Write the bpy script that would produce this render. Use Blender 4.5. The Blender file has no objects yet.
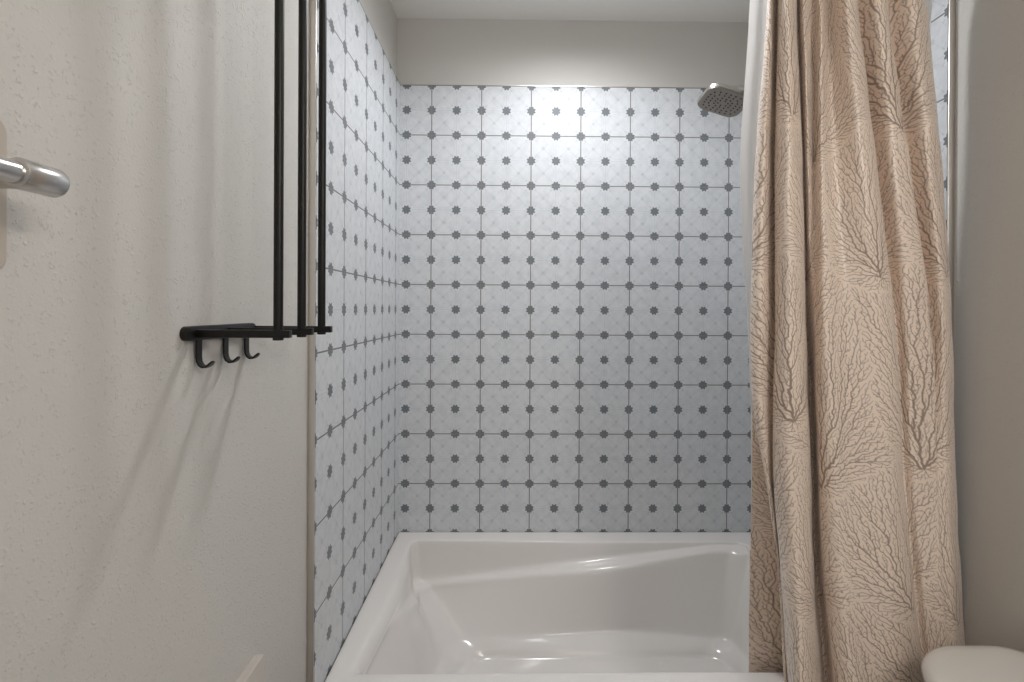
import bpy, bmesh, math, random
from mathutils import Vector, Matrix, Euler
random.seed(4)
sc = bpy.context.scene
C = sc.collection
CH = 1.45                                   # camera height; heights below are metres above the bathroom floor

# ------------------------------------------------------------------ camera
F, CX, CY = 496.92, 515.185, 310.018        # focal length and principal point for a 1024 x 682 frame
yaw, pitch, roll = -.01183, -.00248, .00529
cam = bpy.data.objects.new('camera', bpy.data.cameras.new('camera')); C.objects.link(cam)
cam.data.sensor_fit = 'HORIZONTAL'; cam.data.sensor_width = 36
cam.data.lens = 36 * F / 1024
cam.data.shift_x = -(CX - 512) / 1024
cam.data.shift_y = (CY - 341) / 1024
cam.data.clip_start = .02
cz, sz = math.cos(yaw), math.sin(yaw); cp, sp = math.cos(pitch), math.sin(pitch); cr, sr = math.cos(roll), math.sin(roll)
RZ = Matrix(((cz, sz, 0), (-sz, cz, 0), (0, 0, 1)))
RX = Matrix(((1, 0, 0), (0, cp, sp), (0, -sp, cp)))
RY = Matrix(((cr, 0, sr), (0, 1, 0), (-sr, 0, cr)))
RW = RY @ RX @ RZ                           # world -> (right, forward, up)
right, fwd, up = Vector(RW[0]), Vector(RW[1]), Vector(RW[2])
m = Matrix((right, up, -fwd)).transposed().to_4x4(); m.translation = Vector((0, 0, CH))
cam.matrix_world = m
sc.camera = cam

# ------------------------------------------------------------------ world, lights, exposure
sc.view_settings.view_transform = 'Standard'; sc.view_settings.look = 'None'
sc.view_settings.exposure = 0.0; sc.view_settings.gamma = 1.0; sc.view_settings.use_curve_mapping = False
w = bpy.data.worlds.new('world'); sc.world = w; w.use_nodes = True
w.node_tree.nodes['Background'].inputs[0].default_value = (1.0, .98, .96, 1)
w.node_tree.nodes['Background'].inputs[1].default_value = .46

def area(name, loc, size, power, col, rot=(0, 0, 0), shape='DISK', size_y=None):
    l = bpy.data.lights.new(name, 'AREA'); l.shape = shape; l.size = size
    if size_y: l.size_y = size_y
    l.energy = power; l.color = col
    o = bpy.data.objects.new(name, l); o.location = loc; o.rotation_euler = rot; C.objects.link(o); return o
CEIL = CH + 1.187
l = bpy.data.lights.new('tub_light', 'SPOT'); l.energy = 47; l.color = (.95, .97, 1.0); l.shadow_soft_size = .085
l.spot_size = math.radians(172); l.spot_blend = .72
o = bpy.data.objects.new('tub_light', l); o.location = (.24, 1.50, CEIL - .022); C.objects.link(o)
ROOM_EMIT = 64.0

# ------------------------------------------------------------------ helpers
def tag(o, label=None, cat=None, group=None, kind=None):
    if label: o['label'] = label
    if cat: o['category'] = cat
    if group: o['group'] = group
    if kind: o['kind'] = kind
    return o
def empty(name, loc, label, cat, group=None):
    o = bpy.data.objects.new(name, None); o.location = loc; o.empty_display_size = .05; C.objects.link(o)
    return tag(o, label, cat, group)
def obj(name, bm, mat, parent=None, smooth=True, angle=.6):
    me = bpy.data.meshes.new(name); bmesh.ops.recalc_face_normals(bm, faces=bm.faces)
    if parent is not None:
        bmesh.ops.translate(bm, verts=bm.verts, vec=-parent_world(parent))
    bm.to_mesh(me); bm.free()
    if smooth:
        for p in me.polygons: p.use_smooth = True
        try: me.set_sharp_from_angle(angle=angle)
        except Exception: pass
    me.materials.append(mat)
    o = bpy.data.objects.new(name, me); C.objects.link(o)
    if parent is not None: o.parent = parent
    return o
def parent_world(p):
    v = Vector(p.location)
    while p.parent: p = p.parent; v = v + Vector(p.location)
    return v
def box(bm, x0, x1, y0, y1, z0, z1, bev=0, seg=2):
    r = bmesh.ops.create_cube(bm, size=1)['verts']
    for v in r:
        v.co = Vector((x0 if v.co.x < 0 else x1, y0 if v.co.y < 0 else y1, z0 if v.co.z < 0 else z1))
    if bev:
        es = list({e for v in r for e in v.link_edges})
        bmesh.ops.bevel(bm, geom=es, offset=bev, segments=seg, profile=.5, affect='EDGES')
    return bm
def tube(bm, pts, rad, n=20, cap=True, squash=None):
    """round bar through points; rad a number or a list; squash=(dir, factor) flattens the section along dir"""
    pts = [Vector(p) for p in pts]
    if not isinstance(rad, (list, tuple)): rad = [rad] * len(pts)
    rings = []; prev = None
    for i, p in enumerate(pts):
        d = (pts[min(i + 1, len(pts) - 1)] - pts[max(i - 1, 0)]).normalized()
        if prev is None:
            a = d.orthogonal().normalized()
        else:
            a = (prev - d * prev.dot(d)).normalized()
        prev = a; b = d.cross(a)
        ring = []
        for k in range(n):
            t = 2 * math.pi * k / n
            off = (a * math.cos(t) + b * math.sin(t)) * rad[i]
            if squash:
                s = Vector(squash[0]); off = off - s * off.dot(s) * (1 - squash[1])
            ring.append(bm.verts.new(p + off))
        rings.append(ring)
    for r0, r1 in zip(rings, rings[1:]):
        for k in range(n):
            bm.faces.new((r0[k], r0[(k + 1) % n], r1[(k + 1) % n], r1[k]))
    if cap:
        bm.faces.new(rings[0]); bm.faces.new(rings[-1])
    return bm
def loft(bm, rings, cap0=False, cap1=False):
    vr = [[bm.verts.new(p) for p in r] for r in rings]
    n = len(vr[0])
    for a, b in zip(vr, vr[1:]):
        for k in range(n):
            bm.faces.new((a[k], a[(k + 1) % n], b[(k + 1) % n], b[k]))
    if cap0: bm.faces.new(vr[0])
    if cap1: bm.faces.new(vr[-1])
    return vr
def rrect(x0, x1, y0, y1, r, nside=10, nc=6):
    """rounded rectangle, anticlockwise, same point count whatever the radius; r number or four (bl, br, tr, tl)"""
    if not isinstance(r, (list, tuple)): r = (r,) * 4
    cs = [(x0 + r[0], y0 + r[0], math.pi, r[0]), (x1 - r[1], y0 + r[1], 1.5 * math.pi, r[1]),
          (x1 - r[2], y1 - r[2], 0, r[2]), (x0 + r[3], y1 - r[3], .5 * math.pi, r[3])]
    out = []
    for i, (cx, cy, a0, rr) in enumerate(cs):
        arc = [(cx + rr * math.cos(a0 + k / nc * math.pi / 2), cy + rr * math.sin(a0 + k / nc * math.pi / 2)) for k in range(nc + 1)]
        out += arc
        nx = cs[(i + 1) % 4]; a1 = nx[2]
        q = (nx[0] + nx[3] * math.cos(a1), nx[1] + nx[3] * math.sin(a1)); p = arc[-1]
        out += [(p[0] + (q[0] - p[0]) * k / nside, p[1] + (q[1] - p[1]) * k / nside) for k in range(1, nside)]
    return out

# ------------------------------------------------------------------ materials
def srgb(r, g, b):
    f = lambda c: (c / 255 / 12.92) if c / 255 <= .04045 else ((c / 255 + .055) / 1.055) ** 2.4
    return (f(r), f(g), f(b), 1)
def mat(name, col, rough=.5, metal=0, **kw):
    m = bpy.data.materials.new(name); m.use_nodes = True
    b = m.node_tree.nodes['Principled BSDF']
    b.inputs['Base Color'].default_value = col; b.inputs['Roughness'].default_value = rough; b.inputs['Metallic'].default_value = metal
    for k, v in kw.items(): b.inputs[k].default_value = v
    return m
class G:
    """small node-graph builder"""
    def __init__(s, m): s.t = m.node_tree; s.n = s.t.nodes; s.l = s.t.links
    def new(s, ty, **kw):
        n = s.n.new(ty)
        for k, v in kw.items(): setattr(n, k, v)
        return n
    def put(s, sock, v):
        if isinstance(v, (int, float)): sock.default_value = v
        elif isinstance(v, tuple): sock.default_value = v
        else: s.l.new(v, sock)
    def m(s, op, a, b=None, c=None, clamp=False):
        n = s.new('ShaderNodeMath', operation=op); n.use_clamp = clamp
        s.put(n.inputs[0], a)
        if b is not None: s.put(n.inputs[1], b)
        if c is not None: s.put(n.inputs[2], c)
        return n.outputs[0]
    def step(s, v, lo, hi):                     # smooth 0..1 from lo to hi (works reversed)
        n = s.new('ShaderNodeMapRange', interpolation_type='SMOOTHSTEP')
        if lo > hi:
            s.put(n.inputs[0], v); n.inputs[1].default_value = hi; n.inputs[2].default_value = lo
            n.inputs[3].default_value = 1; n.inputs[4].default_value = 0
        else:
            s.put(n.inputs[0], v); n.inputs[1].default_value = lo; n.inputs[2].default_value = hi
        return n.outputs[0]
    def mix(s, f, a, b):
        n = s.new('ShaderNodeMix', data_type='RGBA'); s.put(n.inputs[0], f); s.put(n.inputs[6], a); s.put(n.inputs[7], b); return n.outputs[2]
    def comb(s, x, y, z=0.0):
        n = s.new('ShaderNodeCombineXYZ'); s.put(n.inputs[0], x); s.put(n.inputs[1], y); s.put(n.inputs[2], z); return n.outputs[0]
    def sep(s, v):
        n = s.new('ShaderNodeSeparateXYZ'); s.put(n.inputs[0], v); return n.outputs
    def noise(s, vec, scale, detail=2, rough=.5, out=0):
        n = s.new('ShaderNodeTexNoise'); s.put(n.inputs['Vector'], vec); n.inputs['Scale'].default_value = scale
        n.inputs['Detail'].default_value = detail; n.inputs['Roughness'].default_value = rough; return n.outputs[out]
    def bump(s, h, strength, dist):
        n = s.new('ShaderNodeBump'); n.inputs['Strength'].default_value = strength; n.inputs['Distance'].default_value = dist
        s.put(n.inputs['Height'], h); s.l.new(n.outputs[0], s.n['Principled BSDF'].inputs['Normal']); return n

def paint(name, col, texture=1.0, rough=.6):
    m = mat(name, col, rough); g = G(m)
    co = g.new('ShaderNodeTexCoord').outputs['Object']
    a = g.noise(co, 230, 3, .55)
    blob = g.step(a, .52, .66)                      # splatter blobs of the knock-down texture
    b = g.noise(co, 95, 2, .5)
    gate = g.step(b, .50, .62)
    fine = g.noise(co, 600, 2, .6)
    h = g.m('ADD', g.m('MULTIPLY', g.m('MULTIPLY', blob, gate), 1.0), g.m('ADD', g.m('MULTIPLY', a, .55), g.m('MULTIPLY', fine, .22)))
    g.bump(h, .50 * texture, .0015)
    return m
M = {}
M['wall'] = paint('greige_wall_paint', srgb(202, 199, 194))
M['wall_smooth'] = paint('smooth_wall_paint', srgb(202, 199, 194), .25)
M['ceiling'] = paint('ceiling_paint', srgb(246, 244, 241), .3)
M['trim'] = mat('brushed_nickel_edge', srgb(214, 209, 202), .32, 1.0)
M['tub'] = mat('white_acrylic', srgb(231, 227, 223), .14, 0)
M['porcelain'] = mat('white_porcelain', srgb(228, 226, 222), .10)
M['black'] = mat('matte_black_metal', srgb(25, 23, 21), .42, .4)
M['chrome'] = mat('brushed_chrome', srgb(205, 203, 200), .27, 1.0)
M['nickel'] = mat('satin_nickel_face', srgb(150, 143, 135), .36, .85)
M['nozzle'] = mat('rubber_nozzle', srgb(44, 36, 34), .7)
M['plate'] = mat('satin_backplate', srgb(190, 180, 168), .35, .2)
M['slab'] = mat('backsplash_slab', srgb(194, 187, 179), .35)
M['floor'] = None

def tile_mat(name, ax, off_u, off_v):
    """20 cm encaustic-look tile: grey eight-pointed rosettes on half-tile points, pale linework, grout lines"""
    m = mat(name, srgb(222, 225, 228), .5, 0, **{'Specular IOR Level': .32}); g = G(m)
    co = g.new('ShaderNodeTexCoord').outputs['Object']; s = g.sep(co)
    P = .2032; H = P / 2
    u = g.m('SUBTRACT', s[ax], off_u); v = g.m('SUBTRACT', s[2], off_v)
    def cell(c, p): return g.m('SUBTRACT', g.m('FRACT', g.m('ADD', g.m('DIVIDE', c, p), .5 + 40)), .5)
    tu, tv = cell(u, P), cell(v, P)             # distance to grout, in tiles
    qu, qv = cell(u, H), cell(v, H)             # distance to rosette centre, in half tiles
    au, av = g.m('ABSOLUTE', qu), g.m('ABSOLUTE', qv)
    r = g.m('SQRT', g.m('ADD', g.m('MULTIPLY', qu, qu), g.m('MULTIPLY', qv, qv)))
    th = g.m('ARCTAN2', qv, qu)
    k = g.m('MULTIPLY', g.m('ADD', th, math.pi / 8), 8 / (2 * math.pi))
    tri = g.m('ABSOLUTE', g.m('SUBTRACT', g.m('FRACT', g.m('ADD', k, 20.0)), .5))     # 0 at gap centre... .5 at points
    rad = g.m('ADD', .131, g.m('MULTIPLY', tri, .125))
    star = g.step(g.m('SUBTRACT', r, rad), .006, -.006)
    # pale linework
    lw = .014
    ln = g.m('MAXIMUM', g.step(au, lw * 1.6, lw * .5), g.step(av, lw * 1.6, lw * .5))
    ln = g.m('MULTIPLY', ln, g.step(r, .16, .2))
    dg = g.step(g.m('ABSOLUTE', g.m('SUBTRACT', au, av)), .034, .012)
    tick = g.m('MULTIPLY', g.m('MULTIPLY', dg, g.step(r, .20, .23)), g.step(r, .34, .29))
    # leaf-like arcs round the quarter points
    cu, cv = g.m('SUBTRACT', .5, au), g.m('SUBTRACT', .5, av)
    rc = g.m('SQRT', g.m('ADD', g.m('MULTIPLY', cu, cu), g.m('MULTIPLY', cv, cv)))
    arc = g.step(g.m('ABSOLUTE', g.m('SUBTRACT', rc, .42)), .02, .006)
    dia = g.step(g.m('ADD', cu, cv), .095, .07)
    dgl = g.m('MULTIPLY', dg, g.step(r, .3, .36))
    mott = g.noise(co, 38, 4, .6)
    base = g.mix(g.step(mott, .35, .7), srgb(214, 216, 219), srgb(203, 206, 209))
    c = g.mix(g.m('MULTIPLY', ln, .30), base, srgb(176, 179, 184))
    c = g.mix(g.m('MULTIPLY', arc, .20), c, srgb(178, 182, 187))
    c = g.mix(g.m('MULTIPLY', dgl, .25), c, srgb(180, 184, 188))
    c = g.mix(g.m('MULTIPLY', tick, .42), c, srgb(160, 164, 168))
    c = g.mix(g.m('MULTIPLY', dia, .30), c, srgb(165, 169, 173))
    c = g.mix(star, c, srgb(116, 121, 125))
    gd = g.m('MINIMUM', g.m('ABSOLUTE', tu), g.m('ABSOLUTE', tv))
    gr = g.step(gd, .0125, .0075)
    c = g.mix(gr, c, srgb(134, 131, 129))
    g.l.new(c, g.n['Principled BSDF'].inputs['Base Color'])
    g.l.new(g.m('ADD', .46, g.m('MULTIPLY', gr, .35)), g.n['Principled BSDF'].inputs['Roughness'])
    g.bump(g.m('SUBTRACT', 1.0, gr), .5, .0012)
    return m
# ------------------------------------------------------------------ the room
XL, YB, XR = -.449, 2.0326, 1.029              # tiled faces
PL, PB, PR = -.466, 2.043, 1.045               # painted faces behind them
YT = 1.160                                     # front edge of the tiling
Y0 = -1.0
ROW0 = CH - .9190                              # lowest joint row
TILE_TOP = ROW0 + 9 * .2032 + .001
COL_B = XL + .1285; COL_L = YB - .0678
def slab(name, mt, *a, parent=None):
    o = obj(name, box(bmesh.new(), *a), mt, parent, smooth=False)
    if parent is None: o['kind'] = 'structure'
    return o
wl = slab('wall_left', M['wall'], PL - .12, PL, Y0, PB + .12, 0, CEIL + .1)
wr = slab('wall_right', M['wall'], PR, PR + .12, Y0, PB + .12, 0, CEIL + .1)
wb = slab('wall_back', M['wall_smooth'], PL, PR, PB, PB + .12, 0, CEIL + .1)
slab('ceiling', M['ceiling'], PL, PR, Y0, PB, CEIL, CEIL + .1)
fm = mat('floor_tile', srgb(150, 143, 135), .4); g = G(fm)
co = g.new('ShaderNodeTexCoord').outputs['Object']
br = g.new('ShaderNodeTexBrick'); g.l.new(co, br.inputs['Vector']); br.inputs['Scale'].default_value = 3.3
br.inputs['Color1'].default_value = srgb(160, 152, 143); br.inputs['Color2'].default_value = srgb(150, 143, 135); br.inputs['Mortar'].default_value = srgb(110, 105, 100)
br.inputs['Mortar Size'].default_value = .008; g.l.new(br.outputs[0], g.n['Principled BSDF'].inputs['Base Color'])
slab('floor', fm, PL - .12, PR + .12, Y0, PB + .12, -.1, 0)
RIM = CH - .9100
slab('tile_cladding', tile_mat('patterned_tile_back', 0, COL_B, ROW0), XL, XR, YB, PB, RIM - .03, TILE_TOP, parent=wb)
slab('tile_cladding', tile_mat('patterned_tile_left', 1, COL_L, ROW0), PL, XL, YT, YB + .0105, 0, TILE_TOP, parent=wl)
slab('tile_cladding', tile_mat('patterned_tile_right', 1, COL_L, ROW0), XR, PR, YT, YB + .0105, 0, TILE_TOP, parent=wr)
for x0, x1, n, ins in ((PL, XL - .0008, 'trim_1', 1), (XR + .0008, PR, 'trim_2', -1)):
    bm = bmesh.new()
    box(bm, x0, x1, YT - .004, YT - .0002, 0, TILE_TOP + .001, .0012, 2)
    t = obj(n, bm, M['trim']); t['kind'] = 'structure'
# thin edge strip over the top of the tiling
bm = bmesh.new(); box(bm, XL, XR, YB - .0006, PB, TILE_TOP, TILE_TOP + .0022)
t = obj('trim_3', bm, M['trim'], smooth=False); t['kind'] = 'structure'

# ------------------------------------------------------------------ bathtub
def build_tub():
    bm = bmesh.new()
    ns, nc = 26, 8
    FRONT = 1.168
    def ring(x0, x1, y0, y1, r, z): return [Vector((x, y, z)) for x, y in rrect(x0, x1, y0, y1, r, ns, nc)]
    g_ = .0015
    X0, X1, Y1 = XL + g_, XR - g_, YB - g_
    rings = [ring(X0, X1, FRONT + .012, Y1, .004, .002), ring(X0, X1, FRONT + .012, Y1, .004, RIM - .05),
             ring(X0, X1, FRONT, Y1, .004, RIM - .046), ring(X0, X1, FRONT, Y1, .006, RIM - .010),
             ring(X0 + .001, X1 - .001, FRONT + .002, Y1 - .001, .006, RIM - .003), ring(X0 + .004, X1 - .004, FRONT + .007, Y1 - .004, .008, RIM)]
    E = rrect(-.400, .925, 1.237, 1.953, (.02, .02, .03, .022), ns, nc)
    E = [(x + (.020 * (y - 1.2455) / .71 if x < 0 else 0) * (1 - (x + .4) / .4 if x < 0 else 0), y - (.016 * max(0, (x + .38) / 1.3) if y > 1.6 else 0)) for x, y in E]
    Fl = rrect(-.185, .80, 1.335, 1.800, (.12, .10, .10, .13), ns, nc)
    H = .358
    per = []
    for (ex, ey), (fx, fy) in zip(E, Fl):
        # depth and width of the arm-rest ledge at this place on the edge
        h = wd = 0
        back = max(0, min(1, (ey - 1.86) / .06))
        if ex > -.36 or ey > 1.93:
            hb = .150 - .148 * max(0, min(1, (ex + .36) / 1.25)); wb_ = .050
        else: hb, wb_ = 0, 0
        if ex < -.30 and ey < 1.945:            # round on to the sloping end, rising to the rim
            q = max(0, min(1, (ey - 1.46) / .46)); hb = .148 * q ** .9; wb_ = .050 * q; back = 1
        if ey < 1.9 and ex > -.3: back = 0
        if ex > .88: back *= max(0, min(1, (ey - 1.88) / .05))
        h, wd = hb * back, wb_ * back
        per.append((Vector((ex, ey, RIM)), Vector((fx, fy, RIM - H)), h, wd))
    prof = []
    for e, f, h, wd in per:
        d = Vector((f.x - e.x, f.y - e.y, 0)); T = d.length; n = d.normalized()
        left = max(0, min(1, (-.30 - e.x) / .05)) * max(0, min(1, (1.93 - e.y) / .1))
        rr = .008 + .030 * left                  # softer roll-over at the sloping end
        u1 = rr + .10 * h + .002
        pts = [(0, 0), (rr * .35, rr * .06), (rr * .70, rr * .30), (rr * .93, rr * .68)]
        lip = rr
        hh = max(h, lip + .004)
        for k in (.15, .4, .7, .92): pts.append((rr + (u1 - rr) * k, lip + (hh - lip - .004) * k))
        # ledge
        a = u1; b = u1 + wd
        pts.append((a + .15 * wd, hh - .001)); pts.append((a + .45 * wd, hh + .003)); pts.append((a + .75 * wd, hh + .006)); pts.append((b, hh + .012)); pts.append((b + .004, hh + .026))
        z0 = hh + .026; x0 = b + .004
        xe, ze = T - .075, H - .050
        for k in (.12, .3, .5, .7, .87, 1): pts.append((x0 + (xe - x0) * k, z0 + (ze - z0) * (k if not left else k)))
        for k in (.2, .4, .6, .8, 1):
            t = k * math.pi / 2
            pts.append((xe + .075 * (1 - math.cos(t)) if False else xe + .075 * math.sin(t) ** 1.5, ze + .050 * (1 - math.cos(t)) ** .75 if k < 1 else H))
        prof.append([e + n * p[0] - Vector((0, 0, p[1])) for p in pts])
    rings += [[p[j] for p in prof] for j in range(len(prof[0]))]
    c = Vector((.31, 1.57, RIM - H - .012))
    for s in (.8, .5, .2):
        rings.append([c + (p[-1] - c) * s + Vector((0, 0, 0)) for p in prof])
    loft(bm, rings, cap1=True)
    t = empty('bathtub', (.29, 1.60, 0), 'white alcove bathtub with a sloping moulded arm ledge along its back side', 'bathtub')
    o = obj('basin', bm, M['tub'], t, angle=1.2)
    sd = o.modifiers.new('s', 'SUBSURF'); sd.levels = 1; sd.render_levels = 1
    bm = bmesh.new(); tube(bm, [(.66, 1.57, RIM - H - .012), (.66, 1.57, RIM - H - .007)], [.036, .033], 32)
    obj('drain', bm, M['chrome'], t)
    return t
build_tub()

# ------------------------------------------------------------------ shower head on the right wall
def build_shower():
    t = empty('wall_shower', (XR, 1.6, CH + .75), 'square rounded satin nickel shower head hanging beside the curtain', 'shower head')
    c = Vector((.687, 1.60, CH + .668))
    R = Matrix.Rotation(math.radians(17), 3, 'Y') @ Matrix.Rotation(math.radians(-4), 3, 'X')
    def place(bm): 
        for v in bm.verts: v.co = c + R @ v.co
        return bm
    S = .071
    bm = bmesh.new()
    rings = []
    for s, z, r in ((.70, 0, .03), (.97, 0, .036), (1.0, .002, .038), (1.0, .006, .038), (.98, .009, .037), (.80, .013, .03), (.35, .020, .02), (.18, .034, .012)):
        rings.append([Vector((x, y, z)) for x, y in rrect(-S * s, S * s, -S * s, S * s, r * s, 6, 6)])
    loft(bm, rings, True, True)
    obj('spray_plate', place(bm), M['nickel'], t)
    bm = bmesh.new()
    rings = [[Vector((x, y, z)) for x, y in rrect(-S * s, S * s, -S * s, S * s, .039 * s, 6, 6)] for s, z in ((1.0, .0055), (1.018, .0065), (1.018, .0145), (1.0, .0165), (.90, .0180))]
    loft(bm, rings, True, True); obj('rim_band', place(bm), M['chrome'], t)
    bm = bmesh.new()
    for n, rr in ((6, .014), (12, .025), (18, .040), (22, .054)):
        for k in range(n):
            a = 2 * math.pi * (k + .3 * (n % 4)) / n
            ca, sa = math.cos(a), math.sin(a); q = (abs(ca) ** 4 + abs(sa) ** 4) ** -.25
            x, y = rr * q * ca, rr * q * sa
            tube(bm, [(x, y, .001), (x, y, -.0016)], [.0029, .0022], 8)
    nz = obj('spray_nozzles', place(bm), M['nozzle'], t); nz['kind'] = 'stuff'; nz['label'] = 'dark rubber nozzles'
    bm = bmesh.new(); tube(bm, [(.022, -S + .006, .006), (.022, -S - .016, .003), (.022, -S - .024, .001)], [.007, .006, .003], 12, squash=((0, 0, 1), .6))
    obj('spray_lever', place(bm), M['nickel'], t)
    base = c + R @ Vector((0, 0, .034))
    bm = bmesh.new(); bmesh.ops.create_uvsphere(bm, u_segments=20, v_segments=12, radius=.016); bmesh.ops.translate(bm, verts=bm.verts, vec=base + Vector((0, 0, .006)))
    obj('ball_joint', bm, M['chrome'], t)
    bm = bmesh.new(); pts = []
    p0 = base + Vector((0, 0, .010)); p1 = base + Vector((.03, 0, .022)); p3 = Vector((XR, 1.6, CH + .705))
    p2 = Vector((.86, 1.6, CH + .715))
    for k in range(17):
        s = k / 16; pts.append(p0 * (1 - s) ** 3 + p1 * 3 * s * (1 - s) ** 2 + p2 * 3 * s * s * (1 - s) + p3 * s ** 3)
    tube(bm, pts, .0105, 16); obj('shower_arm', bm, M['chrome'], t)
    bm = bmesh.new(); tube(bm, [(XR, 1.6, CH + .705), (XR - .006, 1.6, CH + .705), (XR - .012, 1.6, CH + .705)], [.032, .030, .016], 28)
    obj('wall_flange', bm, M['chrome'], t)
build_shower()

# ------------------------------------------------------------------ black towel rack on the left wall
def build_rack():
    z = CH - .0383
    t = empty('towel_rack', (PL, .815, z), 'matt black wall rack with three upright rods and small hooks below', 'towel rack')
    ys = (.733, .815, .901)
    def plate(zc):
        bm = bmesh.new()
        y0, y1, r = .7075, .903, .0105
        prof = []
        for cy, a0 in ((y1 - r, -math.pi / 2), (y0 + r, math.pi / 2)):
            for k in range(11):
                a = a0 + math.pi * k / 10; prof.append((cy + r * math.cos(a), zc + r * math.sin(a)))
        cyc = (y0 + y1) / 2
        rings = [[Vector((PL + x, cyc + (y - cyc) * (1 - q / .11), zc + (zz - zc) * (1 - q / r))) for y, zz in prof] for x, q in ((0, 0), (.008, 0), (.0095, .0006), (.0102, .0018))]
        loft(bm, rings, True, True); return bm
    TOP = CH + .74
    obj('wall_plate', plate(z), M['black'], t)
    obj('wall_plate', plate(TOP), M['black'], t)
    for zz in (z, TOP):
        for y in ys:
            a = obj('arm', box(bmesh.new(), PL + .009, -.3206, y - .0055, y + .0055, zz - .0062, zz + .0052, .0009, 2), M['black'], t)
            bm = bmesh.new(); s = -1 if zz == z else 1
            tube(bm, [(-.3388, y, zz + s * .0055), (-.3388, y, zz + s * .0090), (-.3388, y, zz + s * .0098)], [.0076, .0076, .0066], 24)
            obj('end_cap', bm, M['black'], a)
    for y in ys:
        bm = bmesh.new(); tube(bm, [(-.3388, y, z + .0045), (-.3388, y, TOP - .0045)], .0067, 28)
        obj('rod', bm, M['black'], t)
    for y in (.742, .812, .876):
        bm = bmesh.new()
        x = PL + .006; pts = [(x, z - .009), (x, z - .036), (x + .0008, z - .042), (x + .0035, z - .0475), (x + .008, z - .0505), (x + .013, z - .0500), (x + .0175, z - .0465), (x + .0215, z - .0420)]
        pp = [Vector((a, y, b)) for a, b in pts]; rows = []
        for i, p in enumerate(pp):
            d = (pp[min(i + 1, len(pp) - 1)] - pp[max(i - 1, 0)]).normalized(); n = Vector((d.z, 0, -d.x)) * .0016
            wv = Vector((0, .0062 if i < len(pp) - 1 else .0030, 0))
            rows.append([p - n - wv, p - n + wv, p + n + wv, p + n - wv])
        loft(bm, rows, True, True)
        h = obj('hook', bm, M['black'], t, angle=.7)
        b = h.modifiers.new('b', 'BEVEL'); b.width = .0006; b.segments = 2
build_rack()

# ------------------------------------------------------------------ chrome towel bar, nearest the camera
def build_bar():
    zb = CH + .110; xb = -.407
    t = empty('towel_bar', (PL, .44, zb), 'brushed chrome towel bar running along the left wall', 'towel bar')
    bm = bmesh.new(); tube(bm, [(xb, -.02, zb), (xb, .43, zb)], .0095, 32); obj('bar', bm, M['chrome'], t)
    bm = bmesh.new()
    tube(bm, [(xb, .4130, zb), (xb, .4136, zb), (xb, .4150, zb), (xb, .4490, zb), (xb, .4510, zb), (xb, .4515, zb)], [.0098, .0122, .0130, .0130, .0122, .0100], 40)
    obj('bar_end', bm, M['chrome'], t)
    for y in (.428, -.02):
        bm = bmesh.new(); tube(bm, [(PL + .006, y, zb), (PL + .012, y, zb), (xb, y, zb)], [.0115, .0100, .0100], 24); 
        p = obj('post', bm, M['chrome'], t)
        bm = bmesh.new()
        rr = [[Vector((PL + x, yy, zz)) for yy, zz in rrect(y - .034 + q, y + .034 - q, CH + .030 + q, CH + .172 - q, .014, 6, 6)] for x, q in ((0, 0), (.004, 0), (.006, .002))]
        loft(bm, rr, True, True); obj('back_plate', bm, M['plate'], p)
build_bar()

# ------------------------------------------------------------------ backsplash slab low on the left wall
bm = bmesh.new()
zt = CH - .643
rings = []
for zz, q in ((zt - .12, 0), (zt - .003, 0), (zt - .0008, .0006), (zt, .002)):
    rings.append([Vector(p) for p in ((PL, -.1, zz), (PL, .928, zz), (PL + .0145 - q, .926 - q, zz), (PL + .0175 - q, .80, zz), (PL + .020 - q, .6, zz), (PL + .020 - q, -.1, zz))])
loft(bm, rings, True, True)
ct = empty('vanity_counter', (PL, .4, zt - .14), 'pale backsplash end standing low against the left wall', 'counter')
obj('backsplash', bm, M['slab'], ct, angle=.5)
obj('countertop', box(bmesh.new(), PL, PL + .30, -.1, .93, zt - .15, zt - .12, .004), M['slab'], ct)
M['cab'] = mat('vanity_white', srgb(205, 200, 194), .5)
obj('cabinet', box(bmesh.new(), PL, PL + .27, -.08, .91, 0, zt - .15, .002), M['cab'], ct)

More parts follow.
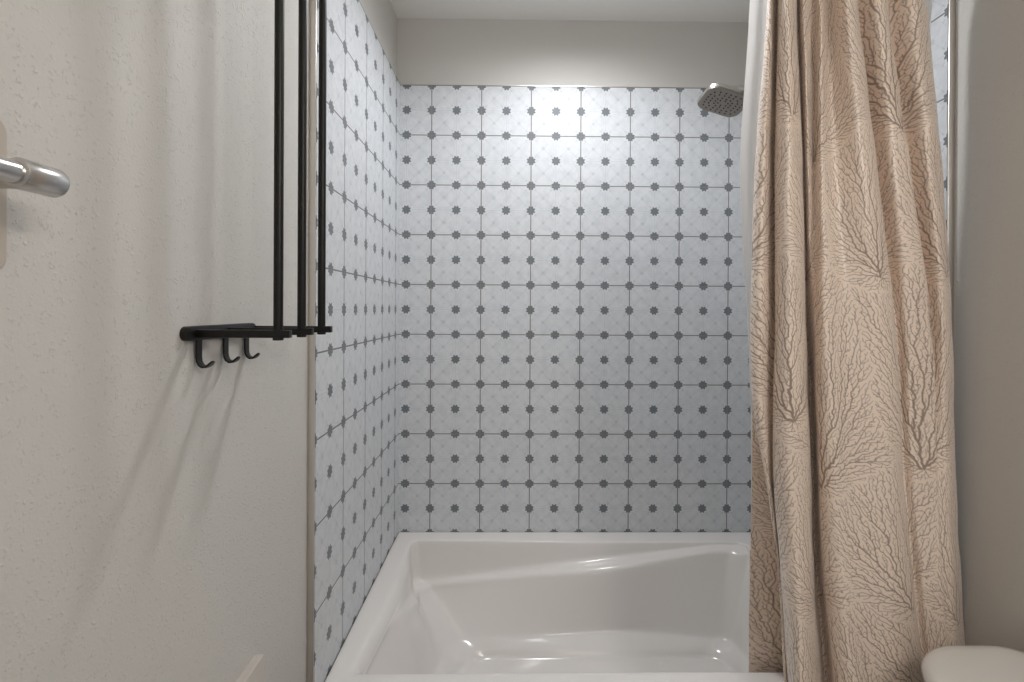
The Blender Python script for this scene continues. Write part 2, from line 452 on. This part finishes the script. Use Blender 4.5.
# ------------------------------------------------------------------ toilet against the right wall
def build_toilet():
    zl = CH - .664
    t = empty('toilet', (1.0, .76, 0), 'white porcelain toilet whose tank lid shows below the curtain', 'toilet')
    x0, x1, y0, y1 = .764, 1.040, .53, .990
    R = (.10, .05, .075, .13)
    def lid(s, z):
        return [Vector((x, y, z)) for x, y in rrect(x0 + s, x1 - s, y0 + s, y1 - s, tuple(max(.01, r - s) for r in R), 12, 10)]
    bm = bmesh.new()
    rings = [lid(.022, zl - .036), lid(.006, zl - .034), lid(.001, zl - .028), lid(0, zl - .020), lid(.001, zl - .013), lid(.005, zl - .007), lid(.012, zl - .003), lid(.026, zl - .0008), lid(.05, zl)]
    loft(bm, rings, True, True); obj('tank_lid', bm, M['porcelain'], t, angle=1)
    bm = bmesh.new()
    def tk(s, z): return [Vector((x, y, z)) for x, y in rrect(x0 + .02 + s, x1 - .01 - s * .2, y0 + .02 + s, y1 - .02 - s, (.08, .04, .04, .09), 12, 10)]
    loft(bm, [tk(.05, .40), tk(.035, .41), tk(.025, .50), tk(.01, .62), tk(.0, zl - .036)], True, True); obj('tank', bm, M['porcelain'], t, angle=1)
    # bowl and pedestal pointing into the room
    def ov(cx, a, b, z, n=48): return [Vector((cx + a * math.cos(2 * math.pi * k / n), .76 + b * math.sin(2 * math.pi * k / n), z)) for k in range(n)]
    bm = bmesh.new()
    loft(bm, [ov(.66, .22, .11, .0), ov(.66, .21, .10, .03), ov(.65, .19, .095, .15), ov(.61, .21, .13, .26), ov(.575, .24, .17, .35), ov(.57, .25, .182, .395), ov(.57, .25, .182, .405), ov(.56, .20, .135, .405), ov(.56, .17, .11, .34), ov(.58, .08, .06, .24)], True, True)
    bo = obj('bowl', bm, M['porcelain'], t, angle=1)
    bm = bmesh.new(); loft(bm, [ov(.575, .235, .180, .406), ov(.575, .242, .185, .415), ov(.575, .242, .185, .432), ov(.575, .22, .165, .440), ov(.575, .12, .09, .443)], True, True)
    obj('seat_cover', bm, M['porcelain'], t, angle=1)
    bm = bmesh.new(); box(bm, .74, .98, .68, .84, .30, .405, .02, 3); obj('tank_base', bm, M['porcelain'], t)
build_toilet()

# ------------------------------------------------------------------ curtain cloth
import numpy as np, heapq
def coral_print(W, Hh, step):
    """a branching sea-fan print on a W x Hh cloth, as a coverage grid with the given cell size"""
    rnd = random.Random(11); sp = .0064
    nx, ny = int(W / sp) + 1, int(Hh / sp) + 1
    pts = [((i + .5 * (j % 2) + rnd.uniform(-.36, .36)) * sp, (j + rnd.uniform(-.36, .36)) * sp) for j in range(ny) for i in range(nx)]
    # feet of the fans
    seeds = []; fw, fh = .25, .36; r = 0; y = -.10
    while y < Hh:
        x = (.5 * fw if r % 2 else 0) - .05
        while x < W + .1:
            seeds.append((x + rnd.uniform(-.05, .05), y + rnd.uniform(-.09, .09), rnd.uniform(-.25, .25))); x += fw
        y += fh; r += 1
    N = len(pts); cost = [1e9] * N; par = [-1] * N; heap = []; own = [0] * N
    for k, (sx, sy, ln) in enumerate(seeds):
        i0, j0 = int(sx / sp), int(sy / sp)
        for c in range(2):                       # two stems start every fan
            i, j = i0 + c, j0
            if 0 <= i < nx and 0 <= j < ny:
                n = j * nx + i; cost[n] = rnd.uniform(0, .02); heapq.heappush(heap, (cost[n], n)); own[n] = k
    lean = [s_[2] for s_ in seeds]
    while heap:
        c, n = heapq.heappop(heap)
        if c > cost[n]: continue
        i, j = n % nx, n // nx; x, y = pts[n]; k = own[n]
        for dj in (-2, -1, 0, 1, 2):
            for di in (-2, -1, 0, 1, 2):
                a, b = i + di, j + dj
                if (di or dj) and 0 <= a < nx and 0 <= b < ny:
                    q = b * nx + a; dx, dy = pts[q][0] - x, pts[q][1] - y; L = math.hypot(dx, dy)
                    if L > sp * 1.9: continue
                    down = max(0, -dy / L)
                    sx, sy, ln = seeds[k]
                    rx, ry = pts[q][0] - sx, pts[q][1] - sy; R_ = math.hypot(rx, ry) + 1e-6
                    rad = max(0, 1 - (dx * rx + dy * ry) / (L * R_))
                    side = 2.5 * max(0, min(1, (.55 * abs(rx) - ry) / .03)); Le = math.hypot(dx * 1.45, dy) * (1 + side); nc_ = c + Le * (L / sp) ** .6 * (1 + 3.2 * down + .45 * rad) * (1.0 + 1.3 * (((q * 7919 + n * 104729) % 1009) / 1009) ** 2)
                    if nc_ < cost[q] - 1e-9:
                        cost[q] = nc_; par[q] = n; own[q] = k; heapq.heappush(heap, (nc_, q))
    cnt = [1] * N
    for n in sorted(range(N), key=lambda t: -cost[t]):
        if par[n] >= 0: cnt[par[n]] += cnt[n]
    gw, gh = int(W / step) + 2, int(Hh / step) + 2
    img = np.zeros((gh, gw), np.float32)
    links = [(n, par[n]) for n in range(N) if par[n] >= 0]
    for n in range(N):                           # thin cross veins close some of the cells
        i, j = n % nx, n // nx
        if rnd.random() < .34 and 0 < i < nx - 2 and j < ny - 2:
            q = n + rnd.choice((1, nx, nx + 1, nx - 1))
            if par[q] != n and par[n] != q and own[q] == own[n]: links.append((n, -q))
    for n, p in links:
        thin = p < 0; p = abs(p)
        (x0, y0), (x1, y1) = pts[n], pts[p]
        if thin and math.hypot(x0 - x1, y0 - y1) > sp * 1.5: continue
        wdt = .00058 if thin else .00048 + (0 if thin else .00013) * cnt[n] ** .42
        wdt = min(wdt, .0024)
        a0, a1 = int((min(x0, x1) - wdt) / step) - 1, int((max(x0, x1) + wdt) / step) + 2
        b0, b1 = int((min(y0, y1) - wdt) / step) - 1, int((max(y0, y1) + wdt) / step) + 2
        a0, b0 = max(a0, 0), max(b0, 0); a1, b1 = min(a1, gw), min(b1, gh)
        if a0 >= a1 or b0 >= b1: continue
        gx = (np.arange(a0, a1) * step)[None, :] - x0; gy = (np.arange(b0, b1) * step)[:, None] - y0
        dx, dy = x1 - x0, y1 - y0; t = np.clip((gx * dx + gy * dy) / (dx * dx + dy * dy + 1e-12), 0, 1)
        d = np.sqrt((gx - t * dx) ** 2 + (gy - t * dy) ** 2)
        cov = np.clip((wdt - d) / step + .5, 0, 1)
        v = img[b0:b1, a0:a1]; np.maximum(v, cov, out=v)
    return img
def curtain_mat():
    m = mat('beige_satin_coral_print', srgb(246, 228, 212), .32, 0, **{'Sheen Weight': .3, 'Sheen Roughness': .4}); g = G(m)
    at = g.new('ShaderNodeAttribute', attribute_name='print'); pat = at.outputs['Fac']
    c = g.mix(g.m('MULTIPLY', pat, .82), srgb(246, 228, 212), srgb(120, 98, 80))
    b_ = g.n['Principled BSDF']; g.l.new(c, b_.inputs['Base Color'])
    g.l.new(g.m('ADD', .27, g.m('MULTIPLY', pat, .25)), b_.inputs['Roughness'])
    co = g.new('ShaderNodeTexCoord').outputs['Object']
    g.bump(g.noise(co, 260, 3, .6), .18, .0006)
    return m
def crom_w(n, i, t):
    """Catmull-Rom weights over n control values for position t in span i"""
    w = np.zeros(n); k = (-.5 * t + t * t - .5 * t ** 3, 1 - 2.5 * t * t + 1.5 * t ** 3, .5 * t + 2 * t * t - 1.5 * t ** 3, -.5 * t * t + .5 * t ** 3)
    for a, q in zip((i - 1, i, i + 1, i + 2), k): w[min(max(a, 0), n - 1)] += q
    return w
def printed_cloth(name, zs, cols, mt, parent, res=.0015, wob=.0014):
    zs = np.array(zs); CXa = np.array([c[0] for c in cols]).T; CYa = np.array([c[1] for c in cols]).T     # levels x cols
    Arows, Z = [], []
    for li in range(len(zs) - 1):
        step = res if li < len(zs) - 2 else .0028
        n = max(2, int(abs(zs[li + 1] - zs[li]) / step))
        for k in range(n + (1 if li == len(zs) - 2 else 0)):
            t = k / n; Arows.append(crom_w(len(zs), li, t)); Z.append(zs[li] * (1 - t) + zs[li + 1] * t)
    A = np.array(Arows); Z = np.array(Z)
    nc = len(cols); seg = np.sqrt(np.diff(CXa, axis=1) ** 2 + np.diff(CYa, axis=1) ** 2).mean(0) * 1.06
    B = []
    for ci in range(nc - 1):
        n = max(3, int(seg[ci] / res))
        for k in range(n + (1 if ci == nc - 2 else 0)): B.append(crom_w(nc, ci, k / n))
    B = np.array(B).T
    X = A @ CXa @ B; Y = A @ CYa @ B
    U = np.concatenate([[0], np.cumsum(np.sqrt(np.diff(X, axis=1) ** 2 + np.diff(Y, axis=1) ** 2).mean(0))])
    uu, zz = np.meshgrid(U, Z)
    Y = Y + wob * (np.sin(uu * 38 + zz * 9) * np.sin(zz * 17 + uu * 12) + .5 * np.sin(zz * 41 + uu * 60) + .45 * np.sin(uu * 95 + zz * 23) * np.sin(zz * 7.3 + uu * 21))
    st = .0008
    img = coral_print(U[-1] + .02, Z[0] - Z[-1] + .02, st)
    fu, fv = uu / st, (zz - Z[-1]) / st
    iu, iv = np.clip(fu.astype(int), 0, img.shape[1] - 2), np.clip(fv.astype(int), 0, img.shape[0] - 2)
    du, dv = fu - iu, fv - iv
    val = (img[iv, iu] * (1 - du) * (1 - dv) + img[iv, iu + 1] * du * (1 - dv) + img[iv + 1, iu] * (1 - du) * dv + img[iv + 1, iu + 1] * du * dv).astype(np.float32)
    nr, ncx = X.shape
    off = parent_world(parent)
    co = np.stack([X - off.x, Y - off.y, zz - off.z], -1).reshape(-1, 3).astype(np.float32)
    idx = np.arange(nr * ncx).reshape(nr, ncx)
    quads = np.stack([idx[:-1, :-1], idx[1:, :-1], idx[1:, 1:], idx[:-1, 1:]], -1).reshape(-1, 4)
    # the inner flap hangs inside the bath and the outer one outside it: a slit in the fold between them
    qy, qz = Y.reshape(-1)[quads].mean(1), zz.reshape(-1)[quads].mean(1)
    keep = ~(((qz < RIM + .012) & (qy > 1.158) & (qy < 1.246)) | ((qy >= 1.246) & (qz < RIM - .12)))
    quads = quads[keep]
    used = np.unique(quads); remap = np.zeros(nr * ncx, np.int64); remap[used] = np.arange(len(used))
    quads = remap[quads]; co = co[used]; val = val.reshape(-1)[used]
    me = bpy.data.meshes.new(name); me.vertices.add(len(co)); me.vertices.foreach_set('co', co.ravel())
    me.loops.add(quads.size); me.loops.foreach_set('vertex_index', quads.ravel().astype(np.int32))
    me.polygons.add(len(quads)); me.polygons.foreach_set('loop_start', np.arange(0, quads.size, 4, dtype=np.int32))
    me.polygons.foreach_set('use_smooth', np.ones(len(quads), bool))
    me.update(calc_edges=True)
    a = me.attributes.new('print', 'FLOAT', 'POINT'); a.data.foreach_set('value', val.ravel())
    me.materials.append(mt)
    o = bpy.data.objects.new(name, me); C.objects.link(o); o.parent = parent
    print('cloth', nr, ncx, U[-1])
    return o

def crom(p0, p1, p2, p3, t):
    return .5 * ((2 * p1) + (-p0 + p2) * t + (2 * p0 - 5 * p1 + 4 * p2 - p3) * t * t + (-p0 + 3 * p1 - 3 * p2 + p3) * t ** 3)
def drape(name, zs, cols, mt, parent, nu=9, nv=14, thick=.0012, wob=.0012, seed=1, extra=None):
    """cols: list of (xs at each level, ys at each level) along the cloth, zs the levels from top to bottom"""
    rnd = random.Random(seed)
    nl = len(zs)
    def samp(arr, i, t):
        a = arr[max(i - 1, 0)]; b = arr[i]; c = arr[min(i + 1, len(arr) - 1)]; d = arr[min(i + 2, len(arr) - 1)]
        return crom(a, b, c, d, t)
    rows = []
    for li in range(nl - 1):
        for k in range(nv if li < nl - 2 else nv + 1):
            t = k / nv
            ctl = [Vector((samp(c[0], li, t), samp(c[1], li, t))) for c in cols]
            z = samp(zs, li, t) if False else zs[li] + (zs[li + 1] - zs[li]) * t
            row = []
            for ci in range(len(ctl) - 1):
                P = [ctl[max(ci - 1, 0)], ctl[ci], ctl[ci + 1], ctl[min(ci + 2, len(ctl) - 1)]]
                for j in range(nu if ci < len(ctl) - 2 else nu + 1):
                    q = crom(P[0], P[1], P[2], P[3], j / nu)
                    row.append(Vector((q.x, q.y, z)))
            rows.append(row)
    # cloth length along the middle row gives the print its u coordinate
    ref = [sum((rows[r][i + 1] - rows[r][i]).length for r in range(0, len(rows), 10)) / len(range(0, len(rows), 10)) for i in range(len(rows[0]) - 1)]
    us = [0]
    for d in ref: us.append(us[-1] + d)
    bm = bmesh.new(); uvl = bm.loops.layers.uv.new('cloth')
    vs = []
    for r, row in enumerate(rows):
        line = []
        for i, p in enumerate(row):
            n = Vector((0, 1, 0))
            p = p + n * wob * (math.sin(us[i] * 38 + p.z * 9) * math.sin(p.z * 17 + us[i] * 12) + .5 * math.sin(p.z * 41 + us[i] * 60))
            if extra: p = extra(p, us[i])
            line.append(bm.verts.new(p))
        vs.append(line)
    for r in range(len(vs) - 1):
        for i in range(len(vs[0]) - 1):
            f = bm.faces.new((vs[r][i], vs[r + 1][i], vs[r + 1][i + 1], vs[r][i + 1]))
            for lp, (rr, ii) in zip(f.loops, ((r, i), (r + 1, i), (r + 1, i + 1), (r, i + 1))):
                lp[uvl].uv = (us[ii], rows[rr][ii].z)
    o = obj(name, bm, mt, parent, angle=3.1)
    so = o.modifiers.new('t', 'SOLIDIFY'); so.thickness = thick; so.offset = 0
    return o, rows
# levels of the cloth (metres above floor) from the rod to the hem
LV = [CH + .80, CH + .686, CH + .332, CH - .022, CH - .199, CH - .376, CH - .553, CH - .823, CH - 1.28]
def col(px, d):
    """x positions from the fold's bearing and its distance; first and last level repeat their neighbours"""
    px = [px[0] - (px[1] - px[0]) * .2] + list(px) + [px[-1] + (px[-1] - px[-2]) * .7]
    if not isinstance(d, (list, tuple)): d = [d] * 7
    d = [1.11 * .4 + d[0] * .6] + list(d) + [d[-1]]
    out = []
    for p, q, z in zip(px, d, LV):
        v = RW.transposed() @ Vector(((p - CX) / F, 1, (z - CH) / q)); out.append(v.x / v.y * q)
    return out, d
cols = [
 col([768,756,752,752,752,751,749], [1.125,1.135,1.16,1.19,1.22,1.25,1.275]),
 col([771,764,762,764,767,769,772], [1.120,1.130,1.155,1.18,1.215,1.24,1.268]),
 col([776,773,776,779,786,793,802], [1.130,1.135,1.155,1.18,1.21,1.23,1.262]),
 col([774,772,774,777,785,795,803], [1.12,1.125,1.13,1.14,1.15,1.15,1.15]),
 col([767,755,751,753,766,778,785], 1.11),
 col([771,764,761,761,769,779,786.5], [1.085,1.08,1.08,1.085,1.095,1.10,1.10]),
 col([777,774.5,775,773,773.5,780,788], [1.125,1.12,1.115,1.11,1.11,1.105,1.105]),
 col([779,776,776,774,775,781.5,789], [1.085,1.085,1.08,1.08,1.08,1.08,1.08]),
 col([788,789,790,790,792,797,803], [1.060,1.050,1.045,1.045,1.045,1.045,1.04]),
 col([796,801,804.5,806.5,809,811,817], [1.085,1.08,1.075,1.07,1.07,1.07,1.07]),
 col([797.5,803,806,809,812,814,823], [1.115,1.12,1.135,1.14,1.14,1.14,1.14]),
 col([804,808,811,814,817,820,831], [1.075,1.085,1.11,1.125,1.12,1.12,1.12]),
 col([813,814,815,817,820,824,835], [1.115,1.105,1.085,1.08,1.08,1.08,1.08]),
 col([821,822,826,831,835,840,852], [1.085,1.075,1.055,1.05,1.05,1.05,1.05]),
 col([830,836,846,852,855,860,870], [1.115,1.095,1.070,1.06,1.055,1.05,1.05]),
 col([846,861,878,884,888,893,903], [1.060,1.055,1.050,1.048,1.045,1.045,1.04]),
 col([857.5,876,893.5,899,902,910,921], [1.080,1.075,1.065,1.065,1.065,1.065,1.06]),
 col([856,875,894,900,904,912,924], [1.120,1.115,1.105,1.10,1.095,1.095,1.09]),
 col([876,893,908,911,915,922,934], [1.075,1.070,1.078,1.08,1.08,1.08,1.075]),
 col([888,909,929,934,936,940,948], [1.085,1.080,1.085,1.082,1.075,1.070,1.068]),
 col([887,908,929,935,938,942,951], [1.125,1.120,1.110,1.092,1.080,1.074,1.070]),
 col([912,928,943,945,948,952,959], [1.080,1.078,1.080,1.08,1.078,1.075,1.073]),
 col([925,940,951,952.5,955,959,966], [1.095,1.095,1.10,1.10,1.10,1.10,1.10]),
 col([928,942,952,953.5,956,960,967], [1.115,1.115,1.12,1.12,1.12,1.12,1.12]),
]
sct = empty('shower_curtain', (.75, 1.11, CH + .80), 'beige satin shower curtain printed with brown branching coral', 'shower curtain')
printed_cloth('curtain_cloth', LV, cols, curtain_mat(), sct)
# white liner hanging inside the bath
lm = mat('white_liner', srgb(248, 248, 247), .45, 0); g = G(lm)
tr = g.new('ShaderNodeBsdfTranslucent'); tr.inputs[0].default_value = srgb(250, 250, 250)
mx = g.new('ShaderNodeMixShader'); mx.inputs[0].default_value = .5
out = g.n['Material Output']; g.l.new(g.n['Principled BSDF'].outputs[0], mx.inputs[1]); g.l.new(tr.outputs[0], mx.inputs[2]); g.l.new(mx.outputs[0], out.inputs['Surface'])
lc = []
ledge = [749, 740, 747, 750, 751, 751, 750]
dd = [1.150, 1.170, 1.20, 1.225, 1.25, 1.275, 1.30]
right_ = [931, 916, 905, 900, 896, 892, 888]
for k in range(19):
    s = k / 18
    px = [a + (b - a) * s for a, b in zip(ledge, right_)]
    if k == 1: px = [a + 7 for a in ledge]
    if k == 2: px = [a + 15 for a in ledge]
    if k == 3: px = [a + 24 for a in ledge]
    wv = (0, .006, -.004, .006)[k] if k < 4 else .010 * (1 if k % 2 else -1)
    lc.append(col(px, [q + wv for q in dd]))
ll = empty('shower_liner', (.75, 1.15, CH + .80), 'plain white shower liner edge hanging behind the beige curtain', 'shower liner')
drape('liner_sheet', LV[:-1] + [RIM - .12], lc, lm, ll, nu=5, nv=10, thick=.0006, wob=.0006, seed=5)
# rod and rings above the picture
rod = empty('curtain_rod', (.29, 1.125, CH + .842), 'straight metal rod carrying the shower curtain above the bath', 'curtain rod')
bm = bmesh.new(); tube(bm, [(PL + .004, 1.125, CH + .842), (PR - .004, 1.125, CH + .842)], .0125, 28); obj('rod_tube', bm, M['chrome'], rod)
for x0, s in ((PL, 1), (PR, -1)):
    bm = bmesh.new(); tube(bm, [(x0, 1.125, CH + .842), (x0 + s * .010, 1.125, CH + .842), (x0 + s * .02, 1.125, CH + .842)], [.028, .026, .015], 28); obj('rod_flange', bm, M['chrome'], rod)
for k in range(9):
    x = .60 + .042 * k; bm = bmesh.new()
    tube(bm, [(x, 1.125 + .024 * math.sin(a), CH + .832 + .030 * math.cos(a)) for a in [2 * math.pi * i / 28 for i in range(29)]], .0016, 8, cap=False)
    obj('ring', bm, M['chrome'], sct)
# ceiling fixtures, round flush trims
for nm, x, y, r, lb in (('ceiling_light', .24, 1.50, .062, 'small round recessed light over the bathtub'),):
    bm = bmesh.new(); n = 40
    rings = [[Vector((x + q * math.cos(2 * math.pi * k / n), y + q * math.sin(2 * math.pi * k / n), z)) for k in range(n)] for q, z in ((r + .022, CEIL), (r + .022, CEIL - .006), (r + .016, CEIL - .014), (r, CEIL - .014), (r, CEIL - .004), (.01, CEIL - .004))]
    loft(bm, rings, True, True)
    tag(obj(nm, bm, M['porcelain']), lb, 'ceiling light')

# three-globe wall light high on the right wall, behind the camera
em = bpy.data.materials.new('lit_globe_glass'); em.use_nodes = True; nt = em.node_tree; nt.nodes.clear()
e = nt.nodes.new('ShaderNodeEmission'); e.inputs[0].default_value = (1.0, .96, .91, 1); e.inputs[1].default_value = ROOM_EMIT
oo = nt.nodes.new('ShaderNodeOutputMaterial'); nt.links.new(e.outputs[0], oo.inputs[0])
wlt = empty('wall_light', (PR, -.35, 2.22), 'three-globe wall light on the right wall behind the camera', 'wall light')
obj('back_bar', box(bmesh.new(), PR - .02, PR, -.62, -.08, 2.19, 2.25, .004), M['chrome'], wlt)
for y in (-.55, -.35, -.15):
    bm = bmesh.new(); tube(bm, [(PR - .02, y, 2.22), (PR - .09, y, 2.22), (PR - .105, y, 2.20)], [.012, .012, .018], 16); obj('globe_arm', bm, M['chrome'], wlt)
    bm = bmesh.new(); bmesh.ops.create_uvsphere(bm, u_segments=24, v_segments=14, radius=.055); bmesh.ops.translate(bm, verts=bm.verts, vec=(PR - .12, y, 2.14)); obj('globe', bm, em, wlt)
